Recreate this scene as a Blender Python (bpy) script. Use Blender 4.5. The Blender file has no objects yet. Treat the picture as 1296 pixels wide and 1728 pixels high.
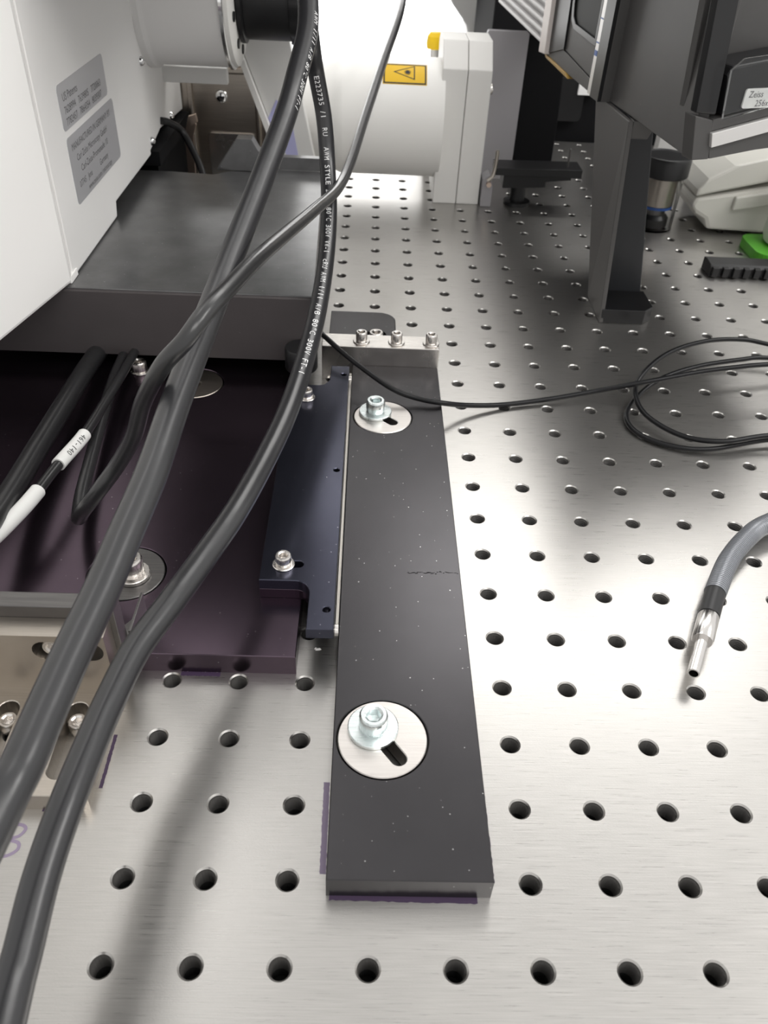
import bpy, bmesh, math, random
from mathutils import Vector, Matrix
random.seed(7)
S = 0.001                      # all design coordinates are millimetres
scene = bpy.context.scene
col = scene.collection

# ------------------------------------------------------------------ camera
cam_data = bpy.data.cameras.new('camera')
cam = bpy.data.objects.new('camera', cam_data)
col.objects.link(cam)
cam.location = (-6.325 * S, -91.207 * S, 244.073 * S)
cam.rotation_euler = (0.877604, -0.042864, -0.004282)
cam_data.sensor_fit = 'VERTICAL'
cam_data.sensor_height = 36.0
cam_data.lens = 1347.62 / 1728 * 36.0
cam_data.clip_start = 0.005
cam_data.clip_end = 50
cam_data.dof.use_dof = True
cam_data.dof.focus_distance = 0.33
cam_data.dof.aperture_fstop = 24.0
scene.camera = cam

# ------------------------------------------------------------------ world and exposure
world = bpy.data.worlds.new('lab_ambient')
scene.world = world
world.use_nodes = True
world.node_tree.nodes['Background'].inputs[0].default_value = (1.0, 0.985, 0.965, 1)
world.node_tree.nodes['Background'].inputs[1].default_value = 0.95
vs = scene.view_settings
vs.view_transform = 'Standard'
vs.look = 'None'
vs.exposure = 0.0
vs.gamma = 1.0
vs.use_curve_mapping = False

# ------------------------------------------------------------------ materials
def mat(name, color, rough=0.5, metal=0.0, spec=0.5, emit=None, estr=0.0, trans=0.0, ior=1.45, coat=0.0):
    m = bpy.data.materials.new(name)
    m.use_nodes = True
    b = m.node_tree.nodes['Principled BSDF']
    b.inputs['Base Color'].default_value = (*color, 1)
    b.inputs['Roughness'].default_value = rough
    b.inputs['Metallic'].default_value = metal
    b.inputs['Specular IOR Level'].default_value = spec
    b.inputs['Transmission Weight'].default_value = trans
    b.inputs['IOR'].default_value = ior
    b.inputs['Coat Weight'].default_value = coat
    if emit:
        b.inputs['Emission Color'].default_value = (*emit, 1)
        b.inputs['Emission Strength'].default_value = estr
    return m

def N(m, t, **kw):
    n = m.node_tree.nodes.new(t)
    for k, v in kw.items():
        setattr(n, k, v)
    return n

def L(m, a, b):
    m.node_tree.links.new(a, b)

def coords(m, scale):
    tc = N(m, 'ShaderNodeTexCoord')
    mp = N(m, 'ShaderNodeMapping')
    mp.inputs['Scale'].default_value = scale
    L(m, tc.outputs['Object'], mp.inputs['Vector'])
    return mp.outputs['Vector']

def ramp(m, fac, stops):
    r = N(m, 'ShaderNodeValToRGB')
    els = r.color_ramp.elements
    while len(els) < len(stops):
        els.new(0.5)
    for e, (p, c) in zip(els, stops):
        e.position = p
        e.color = (*c, 1) if len(c) == 3 else c
    L(m, fac, r.inputs['Fac'])
    return r.outputs['Color']

def noise(m, vec, scale=1.0, detail=3, rough=0.55):
    n = N(m, 'ShaderNodeTexNoise')
    n.inputs['Scale'].default_value = scale
    n.inputs['Detail'].default_value = detail
    n.inputs['Roughness'].default_value = rough
    L(m, vec, n.inputs['Vector'])
    return n.outputs['Fac']

def bump(m, h, strength, dist):
    b = N(m, 'ShaderNodeBump')
    b.inputs['Strength'].default_value = strength
    b.inputs['Distance'].default_value = dist
    L(m, h, b.inputs['Height'])
    L(m, b.outputs['Normal'], m.node_tree.nodes['Principled BSDF'].inputs['Normal'])

def P(m, k):
    return m.node_tree.nodes['Principled BSDF'].inputs[k]

def brushed(name, c0, c1, rough, metal=1.0, axis='x', fine=1.0, bstr=0.25):
    """brushed metal: streaks along one axis, sparkle grain across"""
    m = mat(name, c0, rough, metal)
    sc = (60, 2600, 60) if axis == 'x' else ((2600, 60, 60) if axis == 'y' else (60, 60, 2600))
    streak = noise(m, coords(m, tuple(s * fine for s in sc)), 1.0, 3, 0.6)
    L(m, ramp(m, streak, [(0.3, c0), (0.7, c1)]), P(m, 'Base Color'))
    grain = noise(m, coords(m, (1500 * fine, 2200 * fine, 1500 * fine)), 1.0, 2, 0.6)
    r = N(m, 'ShaderNodeMapRange')
    r.inputs['To Min'].default_value = rough - 0.07
    r.inputs['To Max'].default_value = rough + 0.09
    L(m, streak, r.inputs['Value'])
    L(m, r.outputs['Result'], P(m, 'Roughness'))
    mx = N(m, 'ShaderNodeMath', operation='ADD')
    L(m, streak, mx.inputs[0])
    L(m, grain, mx.inputs[1])
    bump(m, mx.outputs[0], bstr, 0.0002)
    return m

def dusty(name, color, rough, spec=0.5, dust=(0.5, 0.5, 0.5), amount=0.055, scale=330, haze=0.0, metal=0.0):
    """black anodised surface with pale dust specks"""
    m = mat(name, color, rough, metal, spec)
    vec = coords(m, (1, 1, 1))
    v = N(m, 'ShaderNodeTexVoronoi')
    v.inputs['Scale'].default_value = scale
    L(m, vec, v.inputs['Vector'])
    lt = N(m, 'ShaderNodeMath', operation='LESS_THAN')
    L(m, v.outputs['Distance'], lt.inputs[0])
    sz = N(m, 'ShaderNodeMath', operation='MULTIPLY')
    sep = N(m, 'ShaderNodeSeparateColor')
    L(m, v.outputs['Color'], sep.inputs['Color'])
    pw = N(m, 'ShaderNodeMath', operation='POWER')
    pw.inputs[1].default_value = 3.0
    L(m, sep.outputs[0], pw.inputs[0])
    L(m, pw.outputs[0], sz.inputs[0])
    sz.inputs[1].default_value = amount * 2.2
    L(m, sz.outputs[0], lt.inputs[1])
    cl = noise(m, vec, 45, 4, 0.6)
    base = ramp(m, cl, [(0.35, color), (0.75, tuple(c * (1.12 + haze) + haze * 0.02 for c in color))])
    mx = N(m, 'ShaderNodeMixRGB')
    L(m, lt.outputs[0], mx.inputs['Fac'])
    L(m, base, mx.inputs['Color1'])
    mx.inputs['Color2'].default_value = (*dust, 1)
    L(m, mx.outputs[0], P(m, 'Base Color'))
    bump(m, noise(m, coords(m, (2500, 2500, 2500)), 1, 2), 0.12, 0.0001)
    return m

M = {}
M['table'] = brushed('brushed_steel_table', (0.43, 0.418, 0.402), (0.50, 0.487, 0.468), 0.29, 0.97, 'x', 1.0, 0.11)
P(M['table'], 'Anisotropic').default_value = 0.6
_tan = N(M['table'], 'ShaderNodeTangent', direction_type='UV_MAP', uv_map='grain')
L(M['table'], _tan.outputs['Tangent'], P(M['table'], 'Tangent'))
M['table_side'] = mat('table_side_black', (0.03, 0.03, 0.032), 0.6)
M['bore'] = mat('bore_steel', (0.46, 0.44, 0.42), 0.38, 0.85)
M['leg_inner'] = mat('leg_inner_black', (0.022, 0.023, 0.026), 0.45)
M['ferrule'] = mat('polished_ferrule_steel', (0.74, 0.72, 0.70), 0.18, 1.0)
M['bore_shade'] = mat('painted_bore_shade', (0.06, 0.057, 0.054), 0.5, 0.3)  # dark copy of the bore steel, standing in for shade in the holes
M['bore_dark'] = mat('painted_bore_depth_shade', (0.006, 0.006, 0.006), 0.8)  # near-black for the shade deep in the holes
M['bar'] = dusty('black_anodised_bar', (0.054, 0.052, 0.055), 0.26, 0.5, (0.36, 0.36, 0.36), 0.06, 450, 0, 0.85)
M['purple'] = dusty('purple_black_anodised', (0.112, 0.084, 0.108), 0.22, 0.5, (0.40, 0.38, 0.40), 0.06, 400, 0, 0.97)
M['rail'] = dusty('blue_black_anodised', (0.062, 0.064, 0.088), 0.20, 0.5, (0.36, 0.36, 0.38), 0.055, 480, 0, 0.9)
M['slab_top'] = dusty('slab_dark_grey', (0.15, 0.15, 0.152), 0.28, 0.5, (0.45, 0.45, 0.45), 0.05, 360, 0.3, 0.8)
M['slab_front'] = dusty('slab_brown_black', (0.060, 0.053, 0.054), 0.55, 0.4, (0.2, 0.2, 0.2), 0.02, 200)
M['disc'] = brushed('turned_steel_disc', (0.58, 0.55, 0.525), (0.67, 0.64, 0.61), 0.30, 1.0, 'x', 0.8, 0.06)
M['zinc'] = brushed('zinc_plated', (0.66, 0.72, 0.72), (0.78, 0.83, 0.83), 0.27, 1.0, 'x', 0.6, 0.05)
M['steel'] = brushed('stainless_steel', (0.66, 0.63, 0.60), (0.78, 0.75, 0.72), 0.25, 1.0, 'x', 0.7, 0.06)
M['nickel'] = brushed('nickel_plate', (0.43, 0.39, 0.345), (0.50, 0.46, 0.41), 0.33, 1.0, 'x', 0.6, 0.08)
M['dark_steel'] = brushed('dark_oxide_steel', (0.13, 0.125, 0.125), (0.18, 0.175, 0.17), 0.34, 0.9, 'x', 0.6, 0.08)
M['stamped'] = brushed('stamped_nickel_sheet', (0.46, 0.41, 0.36), (0.55, 0.50, 0.44), 0.30, 1.0, 'z', 0.5, 0.08)
M['copper'] = mat('copper_clip', (0.70, 0.56, 0.47), 0.3, 1.0)
M['chrome'] = mat('chrome', (0.82, 0.82, 0.82), 0.08, 1.0)
M['white_cover'] = mat('white_plastic_cover', (0.96, 0.95, 0.93), 0.45)
M['cover_grey'] = mat('light_grey_cover', (0.90, 0.89, 0.875), 0.42)
M['barrel'] = mat('barrel_grey', (0.78, 0.77, 0.76), 0.40)
M['cap_white'] = mat('textured_white_cap', (0.78, 0.77, 0.74), 0.6)
bump(M['cap_white'], noise(M['cap_white'], coords(M['cap_white'], (500, 500, 500)), 1, 2), 0.5, 0.0006)
M['label_silver'] = mat('silver_rating_label', (0.56, 0.56, 0.58), 0.36, 0.35)
M['ink'] = mat('dark_ink', (0.03, 0.03, 0.032), 0.6)
M['ink_soft'] = mat('faded_ink', (0.15, 0.15, 0.155), 0.6)
M['black'] = mat('black_plastic', (0.012, 0.012, 0.013), 0.4)
M['black_matt'] = mat('matt_black', (0.006, 0.006, 0.007), 0.8, 0, 0.2)
M['cable'] = mat('black_cable_jacket', (0.022, 0.022, 0.024), 0.30, 0, 0.75)
bump(M['cable'], noise(M['cable'], coords(M['cable'], (120, 120, 120)), 1, 3), 0.12, 0.0008)
M['cable_thin'] = mat('thin_black_cable_jacket', (0.020, 0.020, 0.021), 0.28, 0, 0.7)
bump(M['cable_thin'], noise(M['cable_thin'], coords(M['cable_thin'], (200, 200, 200)), 1, 3), 0.15, 0.0006)
M['fine_cable'] = mat('fine_black_cable', (0.006, 0.006, 0.007), 0.35, 0, 0.3)
M['print_white'] = mat('white_print', (0.80, 0.80, 0.80), 0.6)
M['sleeve_white'] = mat('white_sleeve', (0.78, 0.78, 0.76), 0.5)
M['laser_white'] = mat('laser_pale_paint', (0.92, 0.91, 0.88), 0.42)
M['flange'] = mat('flange_pale_paint', (0.80, 0.79, 0.765), 0.45)
M['yellow'] = mat('warning_yellow', (0.80, 0.50, 0.02), 0.5)
M['knob_yellow'] = mat('bright_yellow_plastic', (0.95, 0.62, 0.01), 0.35)
M['grey_panel'] = mat('grey_panel_paint', (0.34, 0.33, 0.345), 0.5)
M['instrument'] = dusty('instrument_dark_grey', (0.062, 0.060, 0.059), 0.45, 0.45, (0.4, 0.4, 0.4), 0.02, 150)
M['instrument_leg'] = mat('leg_dark_grey', (0.075, 0.072, 0.070), 0.5)
M['instrument_black'] = mat('instrument_black', (0.008, 0.008, 0.009), 0.35)
M['pale_strip'] = mat('pale_aluminium', (0.68, 0.67, 0.66), 0.38, 0.6)
M['pink_strip'] = mat('pinkish_pale_edge', (0.72, 0.66, 0.63), 0.45)
M['rib'] = mat('ribbed_white_plastic', (0.66, 0.65, 0.65), 0.5)
M['clear'] = mat('clear_plastic', (0.95, 0.96, 0.96), 0.04, 0, 0.5, None, 0, 1.0, 1.2)
M['dark_glass'] = mat('dark_glass', (0.008, 0.009, 0.008), 0.5, 0, 0.15)
M['jar_clear'] = mat('clear_jar', (0.9, 0.9, 0.9), 0.06, 0, 0.5, None, 0, 1.0, 1.12)
M['blue_ring'] = mat('blue_ring', (0.03, 0.10, 0.35), 0.4)
M['tan'] = mat('tan_film', (0.45, 0.28, 0.07), 0.4)
M['device'] = mat('device_white_plastic', (0.66, 0.65, 0.60), 0.45)
M['green'] = mat('green_plastic', (0.10, 0.42, 0.03), 0.45)
M['ink_purple'] = mat('purple_marker_ink', (0.050, 0.030, 0.065), 0.55)
M['ink_purple_thin'] = mat('thin_purple_marker_ink', (0.26, 0.21, 0.30), 0.5)
M['violet'] = mat('violet_sticker', (0.42, 0.42, 0.66), 0.5)
M['panel_pale'] = mat('pale_grey_panel', (0.66, 0.655, 0.64), 0.4)
M['wall'] = mat('pale_wall', (0.50, 0.50, 0.49), 0.7)
M['white_block'] = mat('white_block', (0.85, 0.85, 0.85), 0.5)
M['fill_glow'] = mat('added_glow_pane', (0.9, 0.9, 0.9), 0.5, 0, 0.5, (1.0, 0.995, 0.98), 3.0)  # emission of the added pane, brightens the table by reflection
M['strip_steel'] = brushed('worn_strip_steel', (0.36, 0.34, 0.31), (0.44, 0.42, 0.39), 0.35, 1.0, 'y', 0.6, 0.08)
M['floor'] = mat('grey_vinyl_floor', (0.35, 0.35, 0.36), 0.5)
def diffuser(k):
    return mat('light_diffuser', (0.9, 0.9, 0.9), 0.5, 0, 0.5, (1.0, 0.985, 0.96), k)
M['armour'] = mat('grey_fibre_jacket', (0.23, 0.24, 0.26), 0.28, 0.3)
M['silver_foil'] = mat('crumpled_foil', (0.85, 0.85, 0.85), 0.25, 0.9)

# ------------------------------------------------------------------ mesh helpers (millimetres)
class MB:
    def __init__(self):
        self.v, self.f = [], []

    def add(self, verts, faces):
        o = len(self.v)
        self.v += [tuple(p) for p in verts]
        self.f += [tuple(i + o for i in fc) for fc in faces]
        return self

    def box(self, x0, x1, y0, y1, z0, z1):
        return self.add([(x0, y0, z0), (x1, y0, z0), (x1, y1, z0), (x0, y1, z0), (x0, y0, z1), (x1, y0, z1), (x1, y1, z1), (x0, y1, z1)],
                        [(3, 2, 1, 0), (4, 5, 6, 7), (0, 1, 5, 4), (1, 2, 6, 5), (2, 3, 7, 6), (3, 0, 4, 7)])

    def plate(self, outer, h0, h1, holes=(), frame=None, ch=0.3):
        """prism whose upper rim is chamfered all round, holes included"""
        fr = frame or (lambda u, v, h: (u, v, h))
        def inset(lp, sign):
            n = len(lp)
            area = sum(lp[i][0] * lp[(i + 1) % n][1] - lp[(i + 1) % n][0] * lp[i][1] for i in range(n))
            k = sign * (1 if area > 0 else -1)
            out = []
            for i in range(n):
                a, b, c = Vector(lp[i - 1]), Vector(lp[i]), Vector(lp[(i + 1) % n])
                d0, d1 = (b - a).normalized(), (c - b).normalized()
                m = Vector((-(d0.y + d1.y), d0.x + d1.x))
                q = m.length
                m = m / q * (ch / max(0.35, q / 2)) if q > 1e-6 else Vector((-d0.y, d0.x)) * ch
                out.append((b.x + m.x * k, b.y + m.y * k))
            return out
        self.prism(outer, h0, h1 - ch, holes, frame)
        o2, hs2 = inset(outer, 1), [inset(h, -1) for h in holes]
        self.prism(o2, h1 - ch * 0.5, h1, hs2, frame)
        for lp, l2 in zip([outer] + list(holes), [o2] + hs2):
            n = len(lp)
            self.add([fr(p[0], p[1], h1 - ch) for p in lp] + [fr(p[0], p[1], h1) for p in l2], [(i, (i + 1) % n, n + (i + 1) % n, n + i) for i in range(n)])
        return self

    def prism(self, outer, h0, h1, holes=(), frame=None):
        """polygon (u,v) extruded from h0 to h1; frame maps (u,v,h) to xyz"""
        fr = frame or (lambda u, v, h: (u, v, h))
        bm = bmesh.new()
        loops = []
        for lp in [outer] + list(holes):
            vs_ = [bm.verts.new((p[0], p[1], 0)) for p in lp]
            for i in range(len(vs_)):
                bm.edges.new((vs_[i], vs_[(i + 1) % len(vs_)]))
            loops.append(vs_)
        bmesh.ops.triangle_fill(bm, use_beauty=True, use_dissolve=False, edges=bm.edges[:])
        bm.verts.index_update()
        base = [(v.co.x, v.co.y) for v in bm.verts]
        n = len(base)
        verts = [fr(u, v, h0) for u, v in base] + [fr(u, v, h1) for u, v in base]
        faces = []
        for fc in bm.faces:
            ids = [v.index for v in fc.verts]
            if fc.normal.z < 0:
                ids.reverse()
            faces.append(tuple(reversed(ids)))
            faces.append(tuple(i + n for i in ids))
        for vs_ in loops:
            k = len(vs_)
            for i in range(k):
                a, b = vs_[i].index, vs_[(i + 1) % k].index
                faces.append((a, b, b + n, a + n))
        bm.free()
        return self.add(verts, faces)

    def lathe(self, prof, seg=32, frame=None, closed=False):
        """profile [(r,h)...] turned about h axis; frame maps local xyz"""
        fr = frame or (lambda x, y, z: (x, y, z))
        verts, faces = [], []
        for r, h in prof:
            for i in range(seg):
                a = 2 * math.pi * i / seg
                verts.append(fr(r * math.cos(a), r * math.sin(a), h))
        m = len(prof)
        for j in range(m - 1 if not closed else m):
            j2 = (j + 1) % m
            for i in range(seg):
                i2 = (i + 1) % seg
                faces.append((j * seg + i, j * seg + i2, j2 * seg + i2, j2 * seg + i))
        if not closed:
            faces.append(tuple(reversed(range(seg))))
            faces.append(tuple(range((m - 1) * seg, m * seg)))
        return self.add(verts, faces)

    def tube(self, pts, r, seg=16, cap=True):
        pts = [Vector(p) for p in pts]
        n = len(pts)
        rs = r if isinstance(r, (list, tuple)) else [r] * n
        t0 = (pts[1] - pts[0]).normalized()
        ref = Vector((0, 0, 1)) if abs(t0.z) < 0.8 else Vector((1, 0, 0))
        u = t0.cross(ref).normalized()
        verts, faces = [], []
        for i in range(n):
            t = (pts[min(i + 1, n - 1)] - pts[max(i - 1, 0)]).normalized()
            u = (u - t * u.dot(t)).normalized()
            w = t.cross(u)
            for k in range(seg):
                a = 2 * math.pi * k / seg
                verts.append(pts[i] + (u * math.cos(a) + w * math.sin(a)) * rs[i])
        for i in range(n - 1):
            for k in range(seg):
                k2 = (k + 1) % seg
                faces.append((i * seg + k, i * seg + k2, (i + 1) * seg + k2, (i + 1) * seg + k))
        if cap:
            faces.append(tuple(reversed(range(seg))))
            faces.append(tuple(range((n - 1) * seg, n * seg)))
        return self.add(verts, faces)

ORIGIN = {}

def mesh_from(name, mb, origin=(0, 0, 0), fix=True):
    me = bpy.data.meshes.new(name)
    me.from_pydata([((p[0] - origin[0]) * S, (p[1] - origin[1]) * S, (p[2] - origin[2]) * S) for p in mb.v], [], mb.f)
    me.validate()
    if fix:
        bm = bmesh.new()
        bm.from_mesh(me)
        bmesh.ops.recalc_face_normals(bm, faces=bm.faces[:])
        bm.to_mesh(me)
        bm.free()
    return me

def O(name, mb, m, parent=None, bevel=0.0, smooth=True, origin=None, label=None, fix=True, angle=35):
    """one mesh object; coordinates given in the world, stored about its own or its parent's origin"""
    if parent is not None:
        org = ORIGIN[parent.name]
    elif origin is not None:
        org = origin
    else:
        xs = [p[0] for p in mb.v]; ys = [p[1] for p in mb.v]; zs = [p[2] for p in mb.v]
        org = ((min(xs) + max(xs)) / 2, (min(ys) + max(ys)) / 2, min(zs))
    me = mesh_from(name, mb, org, fix)
    if smooth and not bevel:
        me.shade_smooth()
        me.set_sharp_from_angle(angle=math.radians(angle))
    me.materials.append(M[m] if isinstance(m, str) else m)
    o = bpy.data.objects.new(name, me)
    col.objects.link(o)
    if parent is not None:
        o.parent = parent
    else:
        o.location = (org[0] * S, org[1] * S, org[2] * S)
    ORIGIN[o.name] = org
    if bevel:
        b = o.modifiers.new('edge', 'BEVEL')
        b.width = bevel * S
        b.segments = 2
        b.limit_method = 'ANGLE'
        b.angle_limit = math.radians(40)
    if label:
        o['label'] = label
    return o

def thing(name, label, cat, loc, group=None):
    o = bpy.data.objects.new(name, None)
    o.empty_display_size = 0.01
    col.objects.link(o)
    o.location = (loc[0] * S, loc[1] * S, loc[2] * S)
    ORIGIN[o.name] = loc
    return tag(o, label, cat, group)

def tag(o, label, cat=None, group=None, kind=None):
    o['label'] = label
    if cat: o['category'] = cat
    if group: o['group'] = group
    if kind: o['kind'] = kind
    return o

def circle(cx, cy, r, n=32):
    return [(cx + r * math.cos(2 * math.pi * i / n), cy + r * math.sin(2 * math.pi * i / n)) for i in range(n)]

def slot(ax, ay, bx, by, r, n=10):
    a = math.atan2(by - ay, bx - ax)
    pts = []
    for i in range(n + 1):
        t = a + math.pi / 2 + math.pi * i / n
        pts.append((ax + r * math.cos(t), ay + r * math.sin(t)))
    for i in range(n + 1):
        t = a - math.pi / 2 + math.pi * i / n
        pts.append((bx + r * math.cos(t), by + r * math.sin(t)))
    return pts

def rrect(u0, u1, v0, v1, r, n=5):
    pts = []
    for cx, cy, a0 in ((u1 - r, v0 + r, -90), (u1 - r, v1 - r, 0), (u0 + r, v1 - r, 90), (u0 + r, v0 + r, 180)):
        for i in range(n + 1):
            a = math.radians(a0 + 90 * i / n)
            pts.append((cx + r * math.cos(a), cy + r * math.sin(a)))
    return pts

def spline(pts, per=8):
    """Catmull-Rom through the points"""
    p = [Vector(q) for q in pts]
    p = [p[0] * 2 - p[1]] + p + [p[-1] * 2 - p[-2]]
    out = []
    for i in range(1, len(p) - 2):
        for k in range(per):
            t = k / per
            out.append(0.5 * ((2 * p[i]) + (p[i + 1] - p[i - 1]) * t + (2 * p[i - 1] - 5 * p[i] + 4 * p[i + 1] - p[i + 2]) * t * t
                              + (3 * p[i] - p[i - 1] - 3 * p[i + 1] + p[i + 2]) * t ** 3))
    out.append(p[-2])
    return out

def text_shape(s, size, align='LEFT'):
    """flat glyph outlines as triangles: list of (x,y), faces; size in mm"""
    cu = bpy.data.curves.new('glyphs', 'FONT')
    cu.body = s
    cu.size = size
    cu.align_x = align
    cu.resolution_u = 2
    ob = bpy.data.objects.new('glyphs', cu)
    col.objects.link(ob)
    bpy.context.view_layer.update()
    me = bpy.data.meshes.new_from_object(ob.evaluated_get(bpy.context.evaluated_depsgraph_get()))
    v = [(p.co.x, p.co.y) for p in me.vertices]
    f = [tuple(q.vertices) for q in me.polygons]
    bpy.data.objects.remove(ob)
    bpy.data.curves.remove(cu)
    bpy.data.meshes.remove(me)
    return v, f

def refine(v, f, most):
    """split triangles until no edge is longer than most, so that glyphs can follow a curve"""
    v = list(v)
    todo, out, mid = [], [], {}
    for fc in f:
        for i in range(1, len(fc) - 1):
            todo.append((fc[0], fc[i], fc[i + 1]))
    def half(a, b):
        k = (min(a, b), max(a, b))
        if k not in mid:
            v.append(((v[a][0] + v[b][0]) / 2, (v[a][1] + v[b][1]) / 2))
            mid[k] = len(v) - 1
        return mid[k]
    while todo:
        a, b, c = todo.pop()
        e = [(math.dist(v[p], v[q]), p, q, r) for p, q, r in ((a, b, c), (b, c, a), (c, a, b))]
        l, p, q, r = max(e)
        if l > most:
            m_ = half(p, q)
            todo += [(p, m_, r), (m_, q, r)]
        else:
            out.append((a, b, c))
    return v, out

def print_text(name, s, size, frame, m, parent, align='LEFT', sx=1.0):
    v, f = text_shape(s, size, align)
    mb = MB().add([frame(x * sx, y) for x, y in v], f)
    return O(name, mb, m, parent, smooth=False, fix=False)

def print_on_tube(name, s, size, path, r, s0, s1, towards, m, parent, off=0.0):
    """evenly pitched lettering wrapped on a cable from arc length s0 to s1"""
    pitch = (s1 - s0) / len(s)
    v, f = [], []
    for i, ch in enumerate(s):
        if ch == ' ': continue
        gv, gf = text_shape(ch, size)
        if not gv: continue
        lo, hi = min(p[0] for p in gv), max(p[0] for p in gv)
        k = min(1.5, pitch * 0.78 / max(hi - lo, size * 0.42))
        o = len(v)
        v += [((p[0] - (lo + hi) / 2) * k + (i + 0.5) * pitch, p[1]) for p in gv]
        f += [tuple(q + o for q in fc) for fc in gf]
    v, f = refine(v, f, r * 0.16)
    cum = [0.0]
    for a, b in zip(path, path[1:]):
        cum.append(cum[-1] + (b - a).length)
    def at(d):
        i = 0
        while i < len(cum) - 2 and cum[i + 1] < d:
            i += 1
        k = (d - cum[i]) / max(1e-6, cum[i + 1] - cum[i])
        return path[i].lerp(path[i + 1], k), (path[min(i + 2, len(path) - 1)] - path[max(i - 1, 0)]).normalized()
    out = []
    for x, y in v:
        c, t = at(s0 + x)
        n = Vector(towards)
        n = (n - t * n.dot(t)).normalized()
        u = n.cross(t)
        ph = (y - size * 0.35) / r + off
        out.append(c + (n * math.cos(ph) + u * math.sin(ph)) * (r + 0.09))
    return O(name, MB().add(out, f), m, parent, smooth=False, fix=False)

# ------------------------------------------------------------------ socket screws
_screw_mesh = {}

def cap_screw(label, loc, head_r, head_h, hex_r, washer_r=0, washer_t=0, m='steel', group=None, knurl=True, rot=None, shank=4.0, name='cap_screw'):
    """socket head screw standing on loc (mm): washer, knurled head with hexagon socket, shank below"""
    key = (head_r, head_h, hex_r, washer_r, washer_t, m, knurl, shank)
    if key not in _screw_mesh:
        seg = 48
        z0, z1 = washer_t, washer_t + head_h
        ch = head_r * 0.13
        def ring(r, z, kn=False):
            out = []
            for i in range(seg):
                a = 2 * math.pi * i / seg
                rr = r * (0.972 if kn and i % 2 else 1.0)
                out.append((rr * math.cos(a), rr * math.sin(a), z))
            return out
        def hexring(r, z):
            out = []
            for i in range(seg):
                a = 2 * math.pi * i / seg
                k = (a % (math.pi / 3)) - math.pi / 6
                rr = r * math.cos(math.pi / 6) / math.cos(k)
                out.append((rr * math.cos(a), rr * math.sin(a), z))
            return out
        rings = [ring(head_r * 0.94, z0), ring(head_r * 0.97, z0 + 0.12 * head_h), ring(head_r, z0 + 0.15 * head_h, knurl), ring(head_r, z1 - ch * 1.6, knurl),
                 ring(head_r * 0.965, z1 - ch), ring(head_r - ch, z1 - 0.02), ring(hex_r * 1.22, z1), hexring(hex_r, z1 - head_h * 0.10), hexring(hex_r, z1 - head_h * 0.58)]
        mb = MB()
        verts = [p for rg in rings for p in rg] + [(0, 0, z1 - head_h * 0.64)]
        faces = []
        for j in range(len(rings) - 1):
            for i in range(seg):
                i2 = (i + 1) % seg
                faces.append((j * seg + i, j * seg + i2, (j + 1) * seg + i2, (j + 1) * seg + i))
        b = (len(rings) - 1) * seg
        for i in range(seg):
            faces.append((b + i, b + (i + 1) % seg, len(verts) - 1))
        faces.append(tuple(reversed(range(seg))))
        mb.add(verts, faces)
        head = mesh_from('screw_head', mb)
        head.shade_smooth(); head.set_sharp_from_angle(angle=math.radians(30))
        head.materials.append(M[m])
        wash = None
        if washer_r:
            ri = head_r * 0.62
            wb = MB().lathe([(ri, 0), (washer_r - 0.3, 0), (washer_r, 0.25), (washer_r, washer_t - 0.25), (washer_r - 0.3, washer_t), (ri, washer_t)], 48, closed=True)
            wash = mesh_from('screw_washer', wb)
            wash.shade_smooth(); wash.set_sharp_from_angle(angle=math.radians(30))
            wash.materials.append(M[m])
        sh = mesh_from('screw_shank', MB().lathe([(head_r * 0.58, -shank), (head_r * 0.6, z0 + 0.1)], 20))
        sh.shade_smooth(); sh.set_sharp_from_angle(angle=math.radians(30))
        sh.materials.append(M['dark_steel'])
        _screw_mesh[key] = (head, wash, sh)
    t = thing(name, label, 'screw', loc, group)
    if rot: t.rotation_euler = rot
    for nm, me in zip(('screw_head', 'washer', 'shank'), _screw_mesh[key]):
        if me:
            c = bpy.data.objects.new(nm, me)
            col.objects.link(c)
            c.parent = t
    return t

# ================================================================== ROOM
fl = O('floor', MB().box(-2600, 2600, -2200, 2300, -940, -900), 'floor', smooth=False)
tag(fl, 'grey vinyl laboratory floor under the table', kind='structure')
wl = O('wall_back', MB().box(-2600, 2600, 2300, 2400, -900, 1700), 'wall', smooth=False)
tag(wl, 'plain pale laboratory wall behind the instruments', kind='structure')

wn = O('glow_pane_1', MB().box(-900, 420, 2286, 2299, -250, 760), 'fill_glow', smooth=False)  # added glowing pane, brightens the background and the far steel
tag(wn, 'bright glowing pane added on the back wall for light and reflections', kind='structure')
wf = MB().prism([(-940, -290), (460, -290), (460, 800), (-940, 800)], 2270, 2299.5, [[(-900, -250), (420, -250), (420, 760), (-900, 760)]], frame=lambda u, v, h: (u, h, v))
O('window_frame', wf, 'panel_pale', wn, smooth=False)  # surround of the added glowing pane

# ceiling light panels hung above the table (out of view, they light the scene)
def light_panel(label, x0, x1, y0, y1, z, power):
    t = thing('ceiling_light_panel', label, 'light', ((x0 + x1) / 2, (y0 + y1) / 2, z), 'ceiling light panels above the table')
    O('diffuser', MB().box(x0 + 8, x1 - 8, y0 + 8, y1 - 8, z, z + 6), diffuser(power), t, smooth=False)
    fr = MB().prism([(x0, y0), (x1, y0), (x1, y1), (x0, y1)], z - 4, z + 40, [[(x0 + 8, y0 + 8), (x1 - 8, y0 + 8), (x1 - 8, y1 - 8), (x0 + 8, y1 - 8)]])
    O('panel_frame', fr, 'panel_pale', t, smooth=False)
    O('panel_back', MB().box(x0, x1, y0, y1, z + 40, z + 48), 'panel_pale', t, smooth=False)

light_panel('flat white ceiling light panel over the right of the table', 120, 1320, 1330, 2050, 1500, 6.0)
light_panel('flat white ceiling light panel over the microscope housing', -1150, -210, 560, 1160, 1500, 2.6)

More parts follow.
